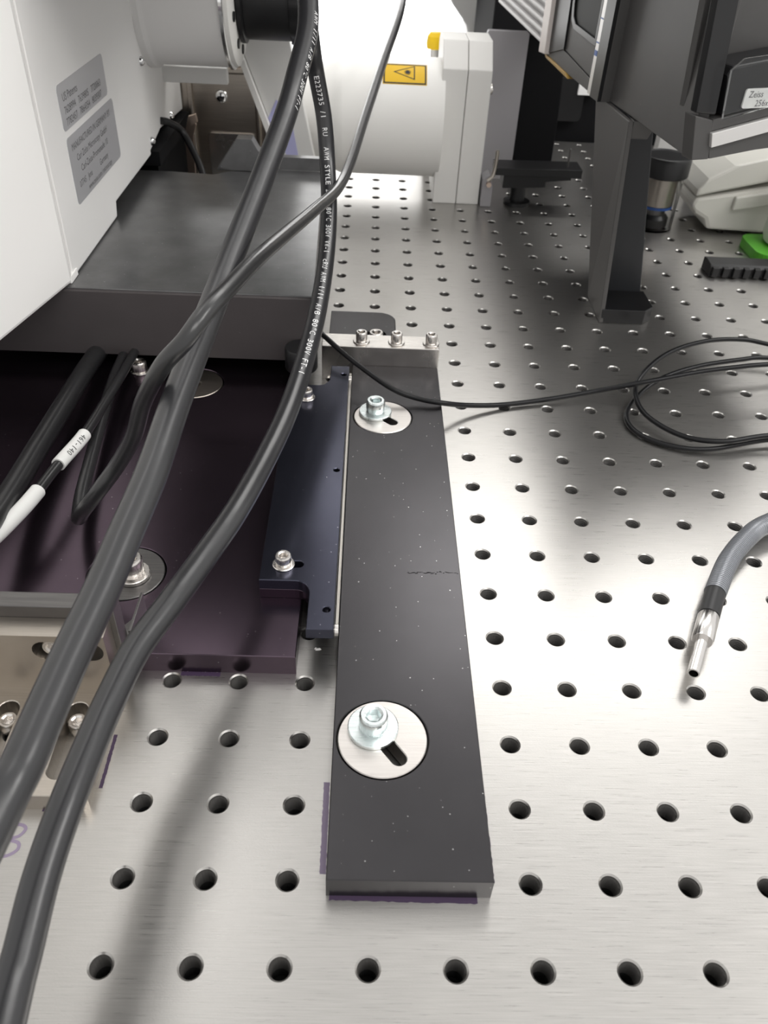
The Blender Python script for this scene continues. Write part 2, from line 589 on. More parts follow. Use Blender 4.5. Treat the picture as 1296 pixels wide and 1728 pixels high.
light_panel('narrow white ceiling light panel close to the back wall', -560, -60, 1900, 2240, 1500, 6.0)
light_panel('unseen added fill light panel beyond the right edge of the table', 1150, 1950, -250, 700, 1500, 8.5)  # added fill, brightens the right-facing sides of the housing
light_panel('unseen added fill light panel over the front of the table', 150, 1500, -1050, -350, 1500, 5.5)  # added fill behind the camera, brightens camera-facing surfaces

# ================================================================== OPTICAL TABLE
PITCH = 25.0
table = thing('optical_table', 'brushed steel optical table with a grid of threaded holes', 'table', (162.5, 375, -900))
NS = 24
ix0, ix1, iy0, iy1 = -15, 28, -4, 34
tb = MB()
tv, tf = [], []
for gx in range(ix0, ix1 + 1):
    for gy in range(iy0, iy1 + 1):
        cx, cy = gx * PITCH, gy * PITCH
        o = len(tv)
        for r, zz in ((None, 0.0), (3.75, 0.0), (3.2, -0.55), (3.2, -1.0)):
            for k in range(NS):
                a = 2 * math.pi * k / NS
                c, s = math.cos(a), math.sin(a)
                rr = 12.5 / max(abs(c), abs(s)) if r is None else r
                tv.append((cx + rr * c, cy + rr * s, zz))
        for j in range(3):
            for k in range(NS):
                k2 = (k + 1) % NS
                tf.append((o + j * NS + k, o + j * NS + k2, o + (j + 1) * NS + k2, o + (j + 1) * NS + k))
TX0, TX1, TY0, TY1 = ix0 * PITCH - 12.5, ix1 * PITCH + 12.5, iy0 * PITCH - 12.5, iy1 * PITCH + 12.5
tb.add(tv, [tuple(reversed(f)) for f in tf])
top = O('tabletop', tb, 'table', table, fix=False, angle=25)
uvl = top.data.uv_layers.new(name='grain')          # grain direction for the brushed highlight
for lp in top.data.loops:
    co = top.data.vertices[lp.vertex_index].co
    uvl.data[lp.index].uv = (co.y, -co.x)
O('table_core', MB().box(TX0 + .2, TX1 - .2, TY0 + .2, TY1 - .2, -60, -14), 'table_side', table, smooth=False)
skirt = MB().prism([(TX0, TY0), (TX1, TY0), (TX1, TY1), (TX0, TY1)], -60, -0.02,
                   [[(TX0 + 3, TY0 + 3), (TX1 - 3, TY0 + 3), (TX1 - 3, TY1 - 3), (TX0 + 3, TY1 - 3)]])
O('table_edge', skirt, 'table_side', table, smooth=False)
for lx in (TX0 + 90, TX1 - 90):
    for ly in (TY0 + 90, TY1 - 90):
        O('table_leg', MB().prism(rrect(lx - 50, lx + 50, ly - 50, ly + 50, 10), -900, -60), 'table_side', table)

# threaded bores
prof = []
for i in range(11):
    prof += [(3.2, -0.95 - i * 1.0), (2.75, -1.45 - i * 1.0)]
prof.append((2.75, -12.6))
bore_mb = MB()
sg = 20
bv, bf = [], []
for r, h in prof:
    for i in range(sg):
        a = 2 * math.pi * i / sg
        bv.append((r * math.cos(a), r * math.sin(a), h - 0.5 * i / sg if -11.5 < h < -1.2 else h))
for j in range(len(prof) - 1):
    for i in range(sg):
        i2 = (i + 1) % sg
        bf.append((j * sg + i, (j + 1) * sg + i, (j + 1) * sg + i2, j * sg + i2))
bf.append(tuple((len(prof) - 1) * sg + i for i in range(sg)))
bore_mb.add(bv, bf)
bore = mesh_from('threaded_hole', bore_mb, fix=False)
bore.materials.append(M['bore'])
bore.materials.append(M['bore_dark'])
bore.materials.append(M['bore_shade'])
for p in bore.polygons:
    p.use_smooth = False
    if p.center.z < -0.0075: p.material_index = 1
    elif p.normal.z < 0: p.material_index = 2  # deep faces and down-facing flanks darker: shade put into the colour
bpy.context.view_layer.update()
cm = cam.matrix_world.inverted()
fpx = 1347.62
seen = []
for gx in range(ix0, ix1 + 1):
    for gy in range(iy0, iy1 + 1):
        c = cm @ Vector((gx * PITCH * S, gy * PITCH * S, 0))
        if c.z < -0.01:
            u, v = fpx * c.x / -c.z, fpx * c.y / -c.z
            if abs(u) < 690 and abs(v) < 900:
                seen.append((-c.z, gx, gy))
            else:
                seen.append((99 - c.z, gx, gy))
seen.sort()
hidden_by = [(-13, 37, 10, 342), (-330, -30, 104, 520), (-140, -92, 47, 104)]
def hidden(gx, gy):
    x, y = gx * PITCH, gy * PITCH
    return any(a + 5 < x < b - 5 and c + 5 < y < d - 5 for a, b, c, d in hidden_by)
near = [q for q in seen if q[0] < 50 and not hidden(q[1], q[2])][:295]
nset = {(q[1], q[2]) for q in near}
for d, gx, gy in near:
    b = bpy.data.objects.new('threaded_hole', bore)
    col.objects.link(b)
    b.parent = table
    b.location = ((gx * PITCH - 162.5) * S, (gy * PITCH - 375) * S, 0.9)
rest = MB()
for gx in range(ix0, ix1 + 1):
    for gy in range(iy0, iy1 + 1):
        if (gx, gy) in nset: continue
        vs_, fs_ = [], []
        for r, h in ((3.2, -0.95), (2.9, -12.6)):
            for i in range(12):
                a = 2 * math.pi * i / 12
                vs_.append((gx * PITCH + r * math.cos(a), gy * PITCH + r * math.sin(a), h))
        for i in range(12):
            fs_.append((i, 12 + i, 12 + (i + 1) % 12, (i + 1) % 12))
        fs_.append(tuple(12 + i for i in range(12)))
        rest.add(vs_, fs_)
ro = O('threaded_hole_field', rest, 'bore_shade', table, smooth=False, fix=False)
ro['kind'] = 'stuff'

# marker pen lines on the table
def ragged(x0, y0, x1, y1, w, m, z=0.03, n=40, seed=1):
    rnd = random.Random(seed)
    dx, dy = x1 - x0, y1 - y0
    ln = math.hypot(dx, dy)
    nx, ny = -dy / ln, dx / ln
    vs_, fs_ = [], []
    for i in range(n + 1):
        t = i / n
        e = w / 2
        a, b = e * (1 + rnd.uniform(-.16, .16)), e * (1 + rnd.uniform(-.16, .16))
        vs_ += [(x0 + dx * t + nx * a, y0 + dy * t + ny * a, z), (x0 + dx * t - nx * b, y0 + dy * t - ny * b, z)]
        if i: fs_.append((2 * i - 2, 2 * i - 1, 2 * i + 1, 2 * i))
    return O('marker_line', MB().add(vs_, fs_), m, table, smooth=False)
ragged(-14.3, 27, -14.6, 58.5, 2.0, 'ink_purple_thin', seed=1)
ragged(-12, 20.2, 33, 19.7, 2.2, 'ink_purple', seed=2)
ragged(38, 25, 37.8, 60, 1.8, 'ink_purple', seed=3)
ragged(-72.2, 103.2, -57.3, 103.2, 2.0, 'ink_purple', seed=4)
ragged(-89.7, 75.5, -89.5, 54.7, 1.2, 'ink_purple', seed=5)
ragged(-106, 46.6, -98, 46.6, 1.2, 'ink_purple', seed=6)
hw = spline([(-119, 40.2, .04), (-112, 41.4, .04), (-109.2, 40.2, .04), (-110.4, 37.6, .04), (-113.5, 36.4, .04), (-110, 35.4, .04), (-109.4, 33.2, .04), (-111.8, 31.2, .04), (-115, 31.0, .04), (-118, 32.2, .04)], 6)
hv, hf = [], []
for i, p in enumerate(hw):
    t = (hw[min(i + 1, len(hw) - 1)] - hw[max(i - 1, 0)]).normalized()
    nrm = Vector((-t.y, t.x, 0)) * 0.55
    hv += [p + nrm, p - nrm]
    if i: hf.append((2 * i - 2, 2 * i - 1, 2 * i + 1, 2 * i))
O('handwritten_mark', MB().add(hv, hf), 'ink_purple_thin', table, smooth=False, label='thin purple handwritten letter on the steel')
# burr of pale swarf on the table beside the rail
sw = MB()
for i in range(7):
    a = random.uniform(0, 6.28); r = random.uniform(0, 1.3)
    x, y = -21 + r * math.cos(a), 116.7 + r * math.sin(a)
    sw.add([(x - .7, y - .5, 0.02), (x + .8, y - .4, 0.02), (x + .1, y + .8, 0.02), (x, y, .7)], [(0, 2, 1), (0, 1, 3), (1, 2, 3), (2, 0, 3)])
sw_o = O('metal_burr', sw, 'pale_strip', None, smooth=False)
tag(sw_o, 'tiny pale flake of swarf on the steel below the end of the blue-black rail', 'debris')

# ================================================================== LONG BLACK BAR
bar = thing('mounting_bar', 'long flat black anodised bar with two slotted steel discs let into it', 'metal bar', (12, 172, 0))
D1, D2 = (3.9, 69.6), (4.6, 270.6)
bp = MB().plate([(-13, 20.5), (37, 20.5), (37, 325), (-13, 325)], 0, 10, [circle(*D1, 15.9, 64), circle(*D2, 15.9, 64)])
O('bar_plate', bp, 'bar', bar, smooth=False)
for (cx, cy), (sx, sy, ex, ey) in ((D1, (0.6, 73.4, 9.3, 61.8)), (D2, (0.6, 274.2, 9.8, 265.6))):
    d = O('slotted_disc', MB().plate(circle(cx, cy, 15.4, 64), 2.0, 10.05, [slot(sx, sy, ex, ey, 2.7)]), 'disc', bar, smooth=False, label='turned pale steel disc with a slot')
scv, scf = [], []
rnd = random.Random(3)
for i in range(26):
    x = 15 + i * 0.83 + rnd.uniform(-.2, .2)
    y = 151.3 + rnd.uniform(-.45, .45) + (0.6 if i > 14 else 0)
    w, h = rnd.uniform(.3, .9), rnd.uniform(.12, .32)
    if rnd.random() < 0.2: continue
    o = len(scv)
    scv += [(x - w, y - h, 10.03), (x + w, y - h * .4, 10.03), (x + w * .6, y + h, 10.03), (x - w * .5, y + h * .6, 10.03)]
    scf.append((o, o + 1, o + 2, o + 3))
O('scratch', MB().add(scv, scf), 'black_matt', bar, smooth=False, label='ragged dark scratch across the black bar')
cap_screw('zinc-plated socket screw with broad washer by the free end of the black bar', (0.6, 73.4, 10.05), 5.0, 6.6, 2.7, 8.8, 1.6, 'zinc', 'clamping screws on the long black bar')
cap_screw('zinc-plated socket screw with broad washer on the black bar by the clamp block', (0.6, 274.2, 10.05), 5.0, 6.6, 2.7, 8.8, 1.6, 'zinc', 'clamping screws on the long black bar')

# ================================================================== CLAMP BLOCK AND REAR PLATE
cb = O('clamp_block', MB().box(-31, 37.2, 325.2, 340.5, 0, 22), 'steel', bevel=0.3)
tag(cb, 'plain steel clamp block across the far end of the black bar', 'metal block')
for i, (x, lb) in enumerate(((-8.2, 'steel socket screw on the clamp block beside the black cable'), (12.3, 'middle one of three steel socket screws on the clamp block'), (32.6, 'steel socket screw at the free end of the clamp block'))):
    cap_screw(lb, (x, 332.0, 22.0), 3.3, 5.6, 1.8, 4.9, 0.7, 'steel', 'screws on the steel clamp block', knurl=False)
pts = [(-29, 346), (13.5, 346), (13.5, 393)] + [(2.5 + 11 * math.cos(math.radians(a)), 393 + 11 * math.sin(math.radians(a))) for a in range(0, 91, 15)] + [(-29, 404)]
rp = thing('rear_plate', 'small black plate with a rounded corner behind the clamp block', 'metal plate', (-8, 375, 0))
O('plate_body', MB().plate(pts, 0, 6, [circle(0.9, 372, 6.2, 32)]), 'bar', rp, smooth=False)
cap_screw('steel socket screw sunk in the small black plate behind the clamp block', (0.9, 372, 1.0), 4.6, 6.0, 2.4, 5.8, 1.0, 'steel', knurl=False, shank=0.9)

# ================================================================== PURPLE BASE PLATE
base = thing('base_plate', 'large purple-black anodised base plate under the microscope', 'metal plate', (-180, 300, 0))
E1, E2 = (-101.5, 146.5), (-100.5, 298.5)
pb = MB().plate([(-330, 104.2), (-28.6, 104.2), (-28.6, 290), (-43, 300), (-43, 500), (-330, 500)], 0, 10, [circle(*E1, 16, 64), circle(*E2, 16, 64)])
O('plate_body', pb, 'purple', base, smooth=False)
for (cx, cy), (sx, sy, ex, ey), m in ((E1, (-98.5, 145, -112, 140), 'dark_steel'), (E2, (-100, 298, -110, 291), 'nickel')):
    O('slotted_disc', MB().plate(circle(cx, cy, 15.4, 64), 2, 10.05, [slot(sx, sy, ex, ey, 3.0)]), m, base, smooth=False, label='steel disc with a slot')
cap_screw('tall steel socket screw in the purple plate beside the dark stop block', (-98.5, 145, 10.05), 5.0, 8.0, 2.7, 7.0, 2.0, 'steel')
cap_screw('steel socket screw under the front edge of the dark slab', (-133, 309, 10.0), 4.2, 6.0, 2.2, 5.2, 0.8, 'steel', knurl=False, shank=0.5)

# ================================================================== GUIDE RAIL
rail = thing('guide_rail', 'flat blue-black rail with a notched end along the black bar', 'metal rail', (-30, 210, 10))
outl = [(-45.3, 134.6), (-31, 134.6)] + [(-31 + 6 * math.sin(math.radians(a)), 128.6 + 6 * math.cos(math.radians(a))) for a in range(15, 91, 15)] + \
       [(-25, 109.4), (-14.6, 109.4), (-14.4, 305.8), (-24.4, 305.8), (-24.8, 290), (-27.4, 285.5), (-30, 284.5), (-46, 284.5)]
O('rail_plate', MB().plate(outl, 15, 20, [circle(-17.8, 119.6, 1.5, 16), circle(-17.6, 208.5, 1.4, 16), circle(-17.3, 296.5, 1.5, 16), slot(-37.5, 143.7, -30.2, 144.2, 1.9)]), 'rail', rail, smooth=False)
spc = [(-45.3, 134.6), (-31, 134.6)] + [(-31 + 6 * math.sin(math.radians(a)), 128.6 + 6 * math.cos(math.radians(a))) for a in range(15, 76, 15)] + [(-25.2, 284), (-46, 284)]
O('spacer', MB().prism(spc, 10.02, 14.98), 'purple', rail, bevel=0.2, label='purple-black spacer under the rail')
O('edge_strip', MB().box(-14.3, -13.1, 116, 306, 10.2, 15.5), 'strip_steel', rail, bevel=0.15, label='thin pale steel strip along the rail')
for yy in (114.5, 300.5):
    fr = lambda x, y, z, yy=yy: (-14.4 + z, yy + x, 14 + y)
    O('end_screw', MB().lathe([(0.9, 0.6), (0.9, 1.4), (2.4, 1.4), (2.4, 0.0), (0.6, 0.0)], 24, fr), 'steel', rail, label='small bright button screw')
cap_screw('small steel socket screw near the notched end of the rail', (-36.3, 143.7, 20.0), 3.3, 4.6, 1.8, 4.5, 0.7, 'steel', 'screws on the blue-black rail', shank=4)
cap_screw('small steel socket screw with washer on the rail beside the black round foot', (-36.0, 271.1, 20.0), 3.3, 4.6, 1.8, 4.5, 0.7, 'steel', 'screws on the blue-black rail', shank=0.0)

# ================================================================== NICKEL ANGLE BRACKET, STOP BLOCK
br = thing('angle_bracket', 'nickel-plated angle bracket with long slots bolted to the table', 'bracket', (-117, 70, 0))
O('foot', MB().plate([(-146, 46.8), (-92.8, 46.8), (-91.3, 48.3), (-91.3, 97), (-146, 97)], 0, 8, [slot(-102.4, 56.5, -102.6, 79.5, 3.6), slot(-126.5, 56.5, -126.5, 79.5, 3.6)]), 'nickel', br, smooth=False)
O('upright', MB().prism([(-146, 8), (-91.3, 8), (-91.3, 36), (-146, 36)], 88.7, 97, [slot(-112, 28.5, -97, 28.5, 4.6)], frame=lambda u, v, h: (u, h, v)), 'nickel', br, smooth=False)
cap_screw('low steel screw sunk in the bracket foot slot under the cables', (-102.5, 77, 0.6), 3.4, 5.0, 1.9, 0, 0, 'steel', 'screws in the bracket foot slots', shank=0.5)
cap_screw('low steel screw sunk in the bracket foot slot away from the marker line', (-126.5, 77, 0.6), 3.4, 5.0, 1.9, 0, 0, 'steel', 'screws in the bracket foot slots', shank=0.5)
cap_screw('round-headed steel screw lying in the slot of the bracket upright', (-109.8, 94.4, 28.5), 4.2, 4.4, 2.2, 0, 0, 'steel', rot=(math.radians(90), 0, 0), shank=2.0, knurl=False)
st = thing('stop_block', 'dark steel block standing behind the nickel angle bracket', 'metal block', (-117, 100.5, 0))
O('block_body', MB().box(-146, -89.2, 97.1, 104.0, 0, 41.5), 'dark_steel', st, bevel=0.35)
O('side_fin', MB().prism([(-88.9, 104.4), (-88.9, 124), (-87.9, 124), (-87.9, 104.4)], 10.2, 22), 'dark_steel', st, bevel=0.15)
O('side_fin', MB().prism([(-95, 104.1), (-89.0, 104.1), (-89.0, 123), (-95, 114)], 10.2, 13.2), 'dark_steel', st, bevel=0.15)

# ================================================================== DARK SLAB (microscope stage base)
slab = thing('stage_slab', 'thick dark grey slab carrying the white housing', 'instrument base', (-140, 420, 10))
O('front_panel', MB().box(-330, -34.2, 311.5, 320, 19, 56.2), 'slab_front', slab, bevel=0.3, label='brown-black front face')
O('top_plate', MB().prism([(-330, 314), (-34.5, 314), (-41, 529), (-100, 529), (-119, 512), (-150, 515), (-330, 515)], 50, 57), 'slab_top', slab, bevel=0.4, label='dusty dark grey top face')
O('side_panel', MB().prism([(-42, 320.2), (-34.8, 320.2), (-40.6, 520), (-48, 520)], 19, 49.9), 'slab_front', slab, bevel=0.2)
O('rear_panel', MB().box(-320, -50, 500, 508, 19, 49.9), 'slab_front', slab, bevel=0.2)
O('rear_ledge', MB().prism([(-88, 57), (-41.5, 57), (-41.5, 66), (-88, 66)], 529, 536, frame=lambda u, v, h: (u, h, v)), 'slab_top', slab, bevel=0.3)
O('rear_tab', MB().prism([(-119, 57.1), (-84, 57.1), (-82, 66), (-88, 72), (-92, 79), (-103, 79)], 522, 534, frame=lambda u, v, h: (u, h, v)), 'slab_top', slab, bevel=0.3)
for fx, fy in ((-41.0, 302.3), (-300, 330)):
    O('foot', MB().lathe([(8.6, 10.2 if fx < -50 else 20.1), (9, 21), (9, 32), (8.4, 33)], 32, lambda x, y, z, fx=fx, fy=fy: (fx + x, fy + y, z)), 'black', slab, label='black round foot')
for sx in (-300, -200, -70):
    O('support_post', MB().lathe([(9, 10.1), (9, 50)], 24, lambda x, y, z, sx=sx: (sx + x, 460 + y, z)), 'black', slab)

# ================================================================== WHITE HOUSING
hs = thing('microscope_housing', 'tall white microscope housing with silver rating labels and a round barrel', 'microscope', (-230, 420, 57))
fx = lambda u, v, h: (h, u, v)                     # (y, z) outline extruded along x
O('side_cover', MB().prism([(324, 57.5), (418, 57.5), (421, 66), (520, 66), (520, 420), (324, 420)], -330, -165, frame=fx), 'cover_grey', hs, bevel=1.2, label='light grey side face')
O('rear_housing', MB().prism([(520.6, 68), (560, 74), (645, 68), (645, 420), (520.6, 420)], -330, -165.6, frame=fx), 'cover_grey', hs, bevel=0.8)
fcv = MB().prism([(-165.2, 323), (-164.0, 316), (-205, 110), (-330, 110), (-330, 323)], 58, 420)
O('front_cover', fcv, 'white_cover', hs, bevel=2.0, label='bright white front cover')
O('unseen_dark_arm', MB().box(-330, -42, 326, 640, 228, 262), 'black_matt', hs, bevel=3, label='unseen dark arm added to darken reflections')  # out-of-frame box, added and shaped to darken reflections in plate and rail
O('corner_clip', MB().box(-168, -164.3, 318, 330, 57.2, 61), 'white_cover', hs, bevel=0.3)
O('underbody', MB().box(-330, -160, 524, 640, 57.5, 67.5), 'black_matt', hs)
O('undercarriage', MB().box(-330, -166, 540, 640, 0, 57.4), 'black_matt', hs)
# rating labels
side = lambda u, v: (-164.75, u, v)
l1 = O('rating_label', MB().prism(rrect(353, 438.5, 123.8, 145.6, 3), -164.98, -164.8, frame=fx), 'label_silver', hs, label='silver patent label')
l2 = O('rating_label', MB().prism(rrect(353, 445.5, 86.5, 120.5, 3), -164.98, -164.8, frame=fx), 'label_silver', hs, label='silver maker label')
def lines(parent, rows, y0, m):
    for (s, size, z, dy, sx) in rows:
        print_text('lettering', s, size, lambda a, b, z=z, dy=dy: (-164.72, y0 + dy + a, z + b), m, parent, sx=sx)
lines(l1, [('US Patents', 5.6, 137.0, 6, 1.05), ('7628994   7639805   7720063', 5.2, 131.0, 6, 1.08), ('7782457   7864354   8039307', 5.2, 125.5, 6, 1.06)], 353, 'ink_soft')
lines(l2, [('MANUFACTURED IN GERMANY BY', 5.0, 113.0, 6, 0.98), ('Carl Zeiss Microscopy GmbH', 5.0, 106.6, 11, 1.0), ('Carl-Zeiss-Promenade 10', 5.0, 100.2, 15, 1.05), ('07745   Jena            Germany', 4.8, 93.6, 8, 1.0), ('www.zeiss.com / microscopy', 4.2, 88.4, 22, 1.0)], 353, 'ink_soft')
for yy, zz in ((528, 125), (528.5, 73.4), (598, 74)):
    O('cover_screw', MB().lathe([(0.1, 3.0), (1.6, 2.6), (2.8, 1.2), (3.2, -0.5)], 20, lambda x, y, z, yy=yy, zz=zz: (-165.6 + z, yy + x, zz + y)), 'chrome', hs, label='domed chrome screw')
# barrel
bx = lambda x, y, z: (z, 570 + x, 166 + y)
O('barrel', MB().lathe([(52, -165.5), (52, -161), (50.6, -160), (49.6, -158), (49.6, -109)], 80, bx), 'barrel', hs)
O('barrel_ring', MB().lathe([(49.2, -109.2), (51, -108.4), (51, -106.2), (49.6, -105.4)], 80, bx), 'chrome', hs, label='polished chrome ring')
O('barrel_cap', MB().lathe([(49.4, -105.6), (48.6, -103.0), (44, -101.4), (30, -100.8), (0.5, -100.6)], 80, bx), 'cap_white', hs, label='textured white end cap')
for a in (200, 235, 268):
    ar = math.radians(a)
    O('cap_screw_recess', MB().lathe([(3.2, -101.2), (3.2, -100.2), (0.3, -100.0)], 16, lambda x, y, z, ar=ar: (z, 570 + 38 * math.cos(ar) + x, 166 + 38 * math.sin(ar) + y)), 'black', hs)
O('underside_bar', MB().box(-170, -117, 588, 596, 100, 111), 'panel_pale', hs, bevel=0.3)
# wire leaving the housing
wp = spline([(-164.6, 562, 79), (-161, 567, 77), (-154, 575, 70), (-148, 572, 62), (-138, 556, 50), (-133, 545, 40), (-130, 540, 26)], 6)
wr = O('housing_wire', MB().tube(wp, 2.6, 14), 'black')
tag(wr, 'short black wire leaving the white housing and diving behind the dark slab', 'wire')
# plug in the barrel cap
pg = thing('cable_plug', 'black round plug fitted to the white barrel cap', 'connector', (-80, 570, 134))
pxf = lambda x, y, z: (z, 570 + x, 163 + y)
O('plug_collar', MB().lathe([(29, -100.5), (31, -99.8), (31, -97), (28.5, -96)], 48, pxf), 'black', pg)
O('plug_body', MB().lathe([(28.2, -96.4), (28.6, -95), (28.6, -65), (29.5, -64.5)], 48, pxf), 'black', pg)
cg = MB()
n = 40
prof2 = [(-64.6, 29.6), (-60, 30.5), (-54, 30.5), (-52, 29)]
vv, ff = [], []
for h, r in prof2:
    for i in range(n):
        a = 2 * math.pi * i / n
        rr = r + (1.0 if i % 4 < 2 else -0.8)
        vv.append(pxf(rr * math.cos(a), rr * math.sin(a), h))
for j in range(3):
    for i in range(n):
        ff.append((j * n + i, j * n + (i + 1) % n, (j + 1) * n + (i + 1) % n, (j + 1) * n + i))
ff += [tuple(range(n)), tuple(range(3 * n, 4 * n))]
O('grip_ring', cg.add(vv, ff), 'black', pg)

# ================================================================== STAMPED SHEET BRACKET BEHIND
sb = thing('sheet_bracket', 'stamped nickel sheet bracket with a raised rim beside the white housing', 'bracket', (-130, 648, 0))
xz = lambda u, v, h: (u, h, v)
O('sheet', MB().prism([(-200, 0), (-84, 0), (-84, 60), (-105, 125), (-200, 125)], 648, 651, frame=xz), 'stamped', sb, bevel=0.4)
rim_o = rrect(-160, -100, 4, 101, 6)
rim_i = rrect(-156, -104.5, 6, 96, 5)
O('pressed_rim', MB().prism(rim_o, 643, 648, [rim_i], frame=xz), 'stamped', sb, bevel=1.6)
O('lower_step', MB().prism(rrect(-146, -106, 6, 50, 3), 645.5, 648, frame=xz), 'steel', sb, bevel=1.0, label='paler pressed step')
sc = O('crosshead_screw', MB().lathe([(5.4, 0), (5.4, 1.0), (4.4, 2.4), (2.2, 3.2), (0.2, 3.4)], 28, lambda x, y, z: (-132.5 + x, 648 - z, 78.5 + y)), 'chrome', sb, label='domed chrome crosshead screw')
O('cross_slot', MB().box(-135.5, -129.5, 644.3, 645.6, 77.9, 79.1).box(-133.1, -131.9, 644.3, 645.6, 75.5, 81.5), 'ink', sc, smooth=False)
cl = thing('earth_clip', 'small copper-coloured clip under the white housing', 'clip', (-152, 600, 57))
O('clip_blade', MB().prism([(-157, 20), (-151, 20), (-149, 60), (-146, 68), (-148, 74), (-152, 73), (-156, 62)], 598, 601, frame=xz), 'copper', cl, bevel=0.5)
O('clip_tab', MB().prism([(-150, 68), (-144, 71), (-145, 77), (-151, 75)], 594, 597.8, frame=xz), 'copper', cl, bevel=0.5)

# slanted pale panel with violet sticker
sp = thing('slanted_panel', 'pale slanted panel with a violet sticker behind the thick cables', 'panel', (-85, 620, 0))
O('panel_sheet', MB().prism([(-112, 132), (-72, 132), (-46, 8), (-66, 8)], 612, 624, frame=xz), 'panel_pale', sp, bevel=0.5)
O('panel_edge', MB().prism([(-117, 132), (-112.4, 132), (-66.4, 8), (-72, 8)], 606, 625, frame=xz), 'flange', sp, bevel=0.5, label='bright edge strip')
O('panel_foot', MB().box(-74, -44, 606, 634, 0, 8), 'panel_pale', sp, bevel=0.5)
O('sticker', MB().prism([(-90, 72), (-83, 86), (-72, 76), (-66, 42), (-74, 40)], 611.5, 611.9, frame=xz), 'violet', sp, label='violet sticker')
fo = MB()
rnd = random.Random(11)
for i in range(24):
    a, b = rnd.uniform(-66, -48), rnd.uniform(606, 616)
    s_ = rnd.uniform(2, 4)
    fo.add([(a - s_, b, 20), (a + s_, b - 1, 20 + rnd.uniform(0, 2)), (a + 1, b + s_, 20 + rnd.uniform(0, 3)), (a, b, 24 + rnd.uniform(-2, 2))], [(0, 1, 3), (1, 2, 3), (2, 0, 3), (0, 2, 1)])
fo.box(-67, -47, 607, 616, 0, 20)
foo = O('foil_wad', fo, 'silver_foil', None, smooth=False)
tag(foo, 'crumpled shiny foil block behind the dark slab', 'foil')

# ================================================================== LASER HEAD
lz = thing('laser_head', 'pale cylindrical laser head with a yellow warning label and square end flange', 'laser', (0, 672, 0))
CY, CZ, CR = 672.0, 63.0, 47.0
lx_ = lambda x, y, z: (z, CY + x, CZ + y)
O('laser_tube', MB().lathe([(30, -82), (30, -66), (34, -64), (44.5, -38), (46.6, -34), (CR, -30), (CR, 54)], 96, lx_), 'laser_white', lz)
O('flange_plate', MB().prism([(642, 0), (708, 0), (708, 120), (700, 126), (662, 126), (642, 108)], 51, 71.7, frame=fx), 'flange', lz, bevel=0.8)
O('flange_cover', MB().prism([(642, 0), (708, 0), (708, 120), (700, 126), (662, 126), (642, 108)], 72.2, 92, frame=fx), 'flange', lz, bevel=0.8)
O('side_screw', MB().lathe([(4.5, 0), (4.5, 2.4), (3.6, 3.2), (2, 3.2), (2, 1.0), (0.2, 1.0)], 24, lambda x, y, z: (92 + z, 655 + x, 92 + y)), 'steel', lz)
def wrap(u, v, h=0.15):
    """u along the tube (mm in x), v arc length up from the front (mm)"""
    a = math.pi - v / CR                      # v = 0 faces -y, growing upwards
    return (u, CY + (CR + h) * math.cos(a), CZ + (CR + h) * math.sin(a))
def patch(u0, u1, v0, v1, h=0.15, n=10):
    vs_, fs_ = [], []
    for j in range(n + 1):
        v = v0 + (v1 - v0) * j / n
        vs_ += [wrap(u0, v, h), wrap(u1, v, h)]
        if j: fs_.append((2 * j - 2, 2 * j - 1, 2 * j + 1, 2 * j))
    return MB().add(vs_, fs_)
v0, v1, u0, u1 = 36.0, 57.5, 2.0, 38.5
wlb = O('warning_label', patch(u0, u1, v0, v1, 0.15), 'yellow', lz, smooth=True, label='yellow laser warning label')
fr_ = MB()
for a, b, c, d in ((u0 + .6, u1 - .6, v0 + .6, v0 + 1.8), (u0 + .6, u1 - .6, v1 - 1.8, v1 - .6), (u0 + .6, u0 + 1.8, v0 + .6, v1 - .6), (u1 - 1.8, u1 - .6, v0 + .6, v1 - .6)):
    q = patch(a, b, c, d, 0.28, 8)
    fr_.add(q.v, q.f)
O('label_border', fr_, 'ink', wlb, smooth=False)
# laser triangle pointing along the tube with a sunburst
tri = [(10.5, 47.8), (28.5, 55.2), (28.5, 40.4)]
cxm, cym = sum(p[0] for p in tri) / 3, sum(p[1] for p in tri) / 3
tm = MB()
for i in range(3):
    a, b = tri[i], tri[(i + 1) % 3]
    ai = (cxm + (a[0] - cxm) * .84, cym + (a[1] - cym) * .84)
    bi = (cxm + (b[0] - cxm) * .84, cym + (b[1] - cym) * .84)
    k = 6
    vs_, fs_ = [], []
    for j in range(k + 1):
        t = j / k
        vs_ += [wrap(a[0] + (b[0] - a[0]) * t, a[1] + (b[1] - a[1]) * t, .28), wrap(ai[0] + (bi[0] - ai[0]) * t, ai[1] + (bi[1] - ai[1]) * t, .28)]
        if j: fs_.append((2 * j - 2, 2 * j - 1, 2 * j + 1, 2 * j))
    tm.add(vs_, fs_)
vs_ = [wrap(cxm, cym, .3)]
for i in range(32):
    r = 3.4 if i % 2 else 1.5
    a = 2 * math.pi * i / 32
    vs_.append(wrap(cxm + r * math.cos(a), cym + r * math.sin(a), .3))
tm.add(vs_, [(0, 1 + i, 1 + (i + 1) % 32) for i in range(32)])
O('laser_symbol', tm, 'ink', wlb, smooth=False)

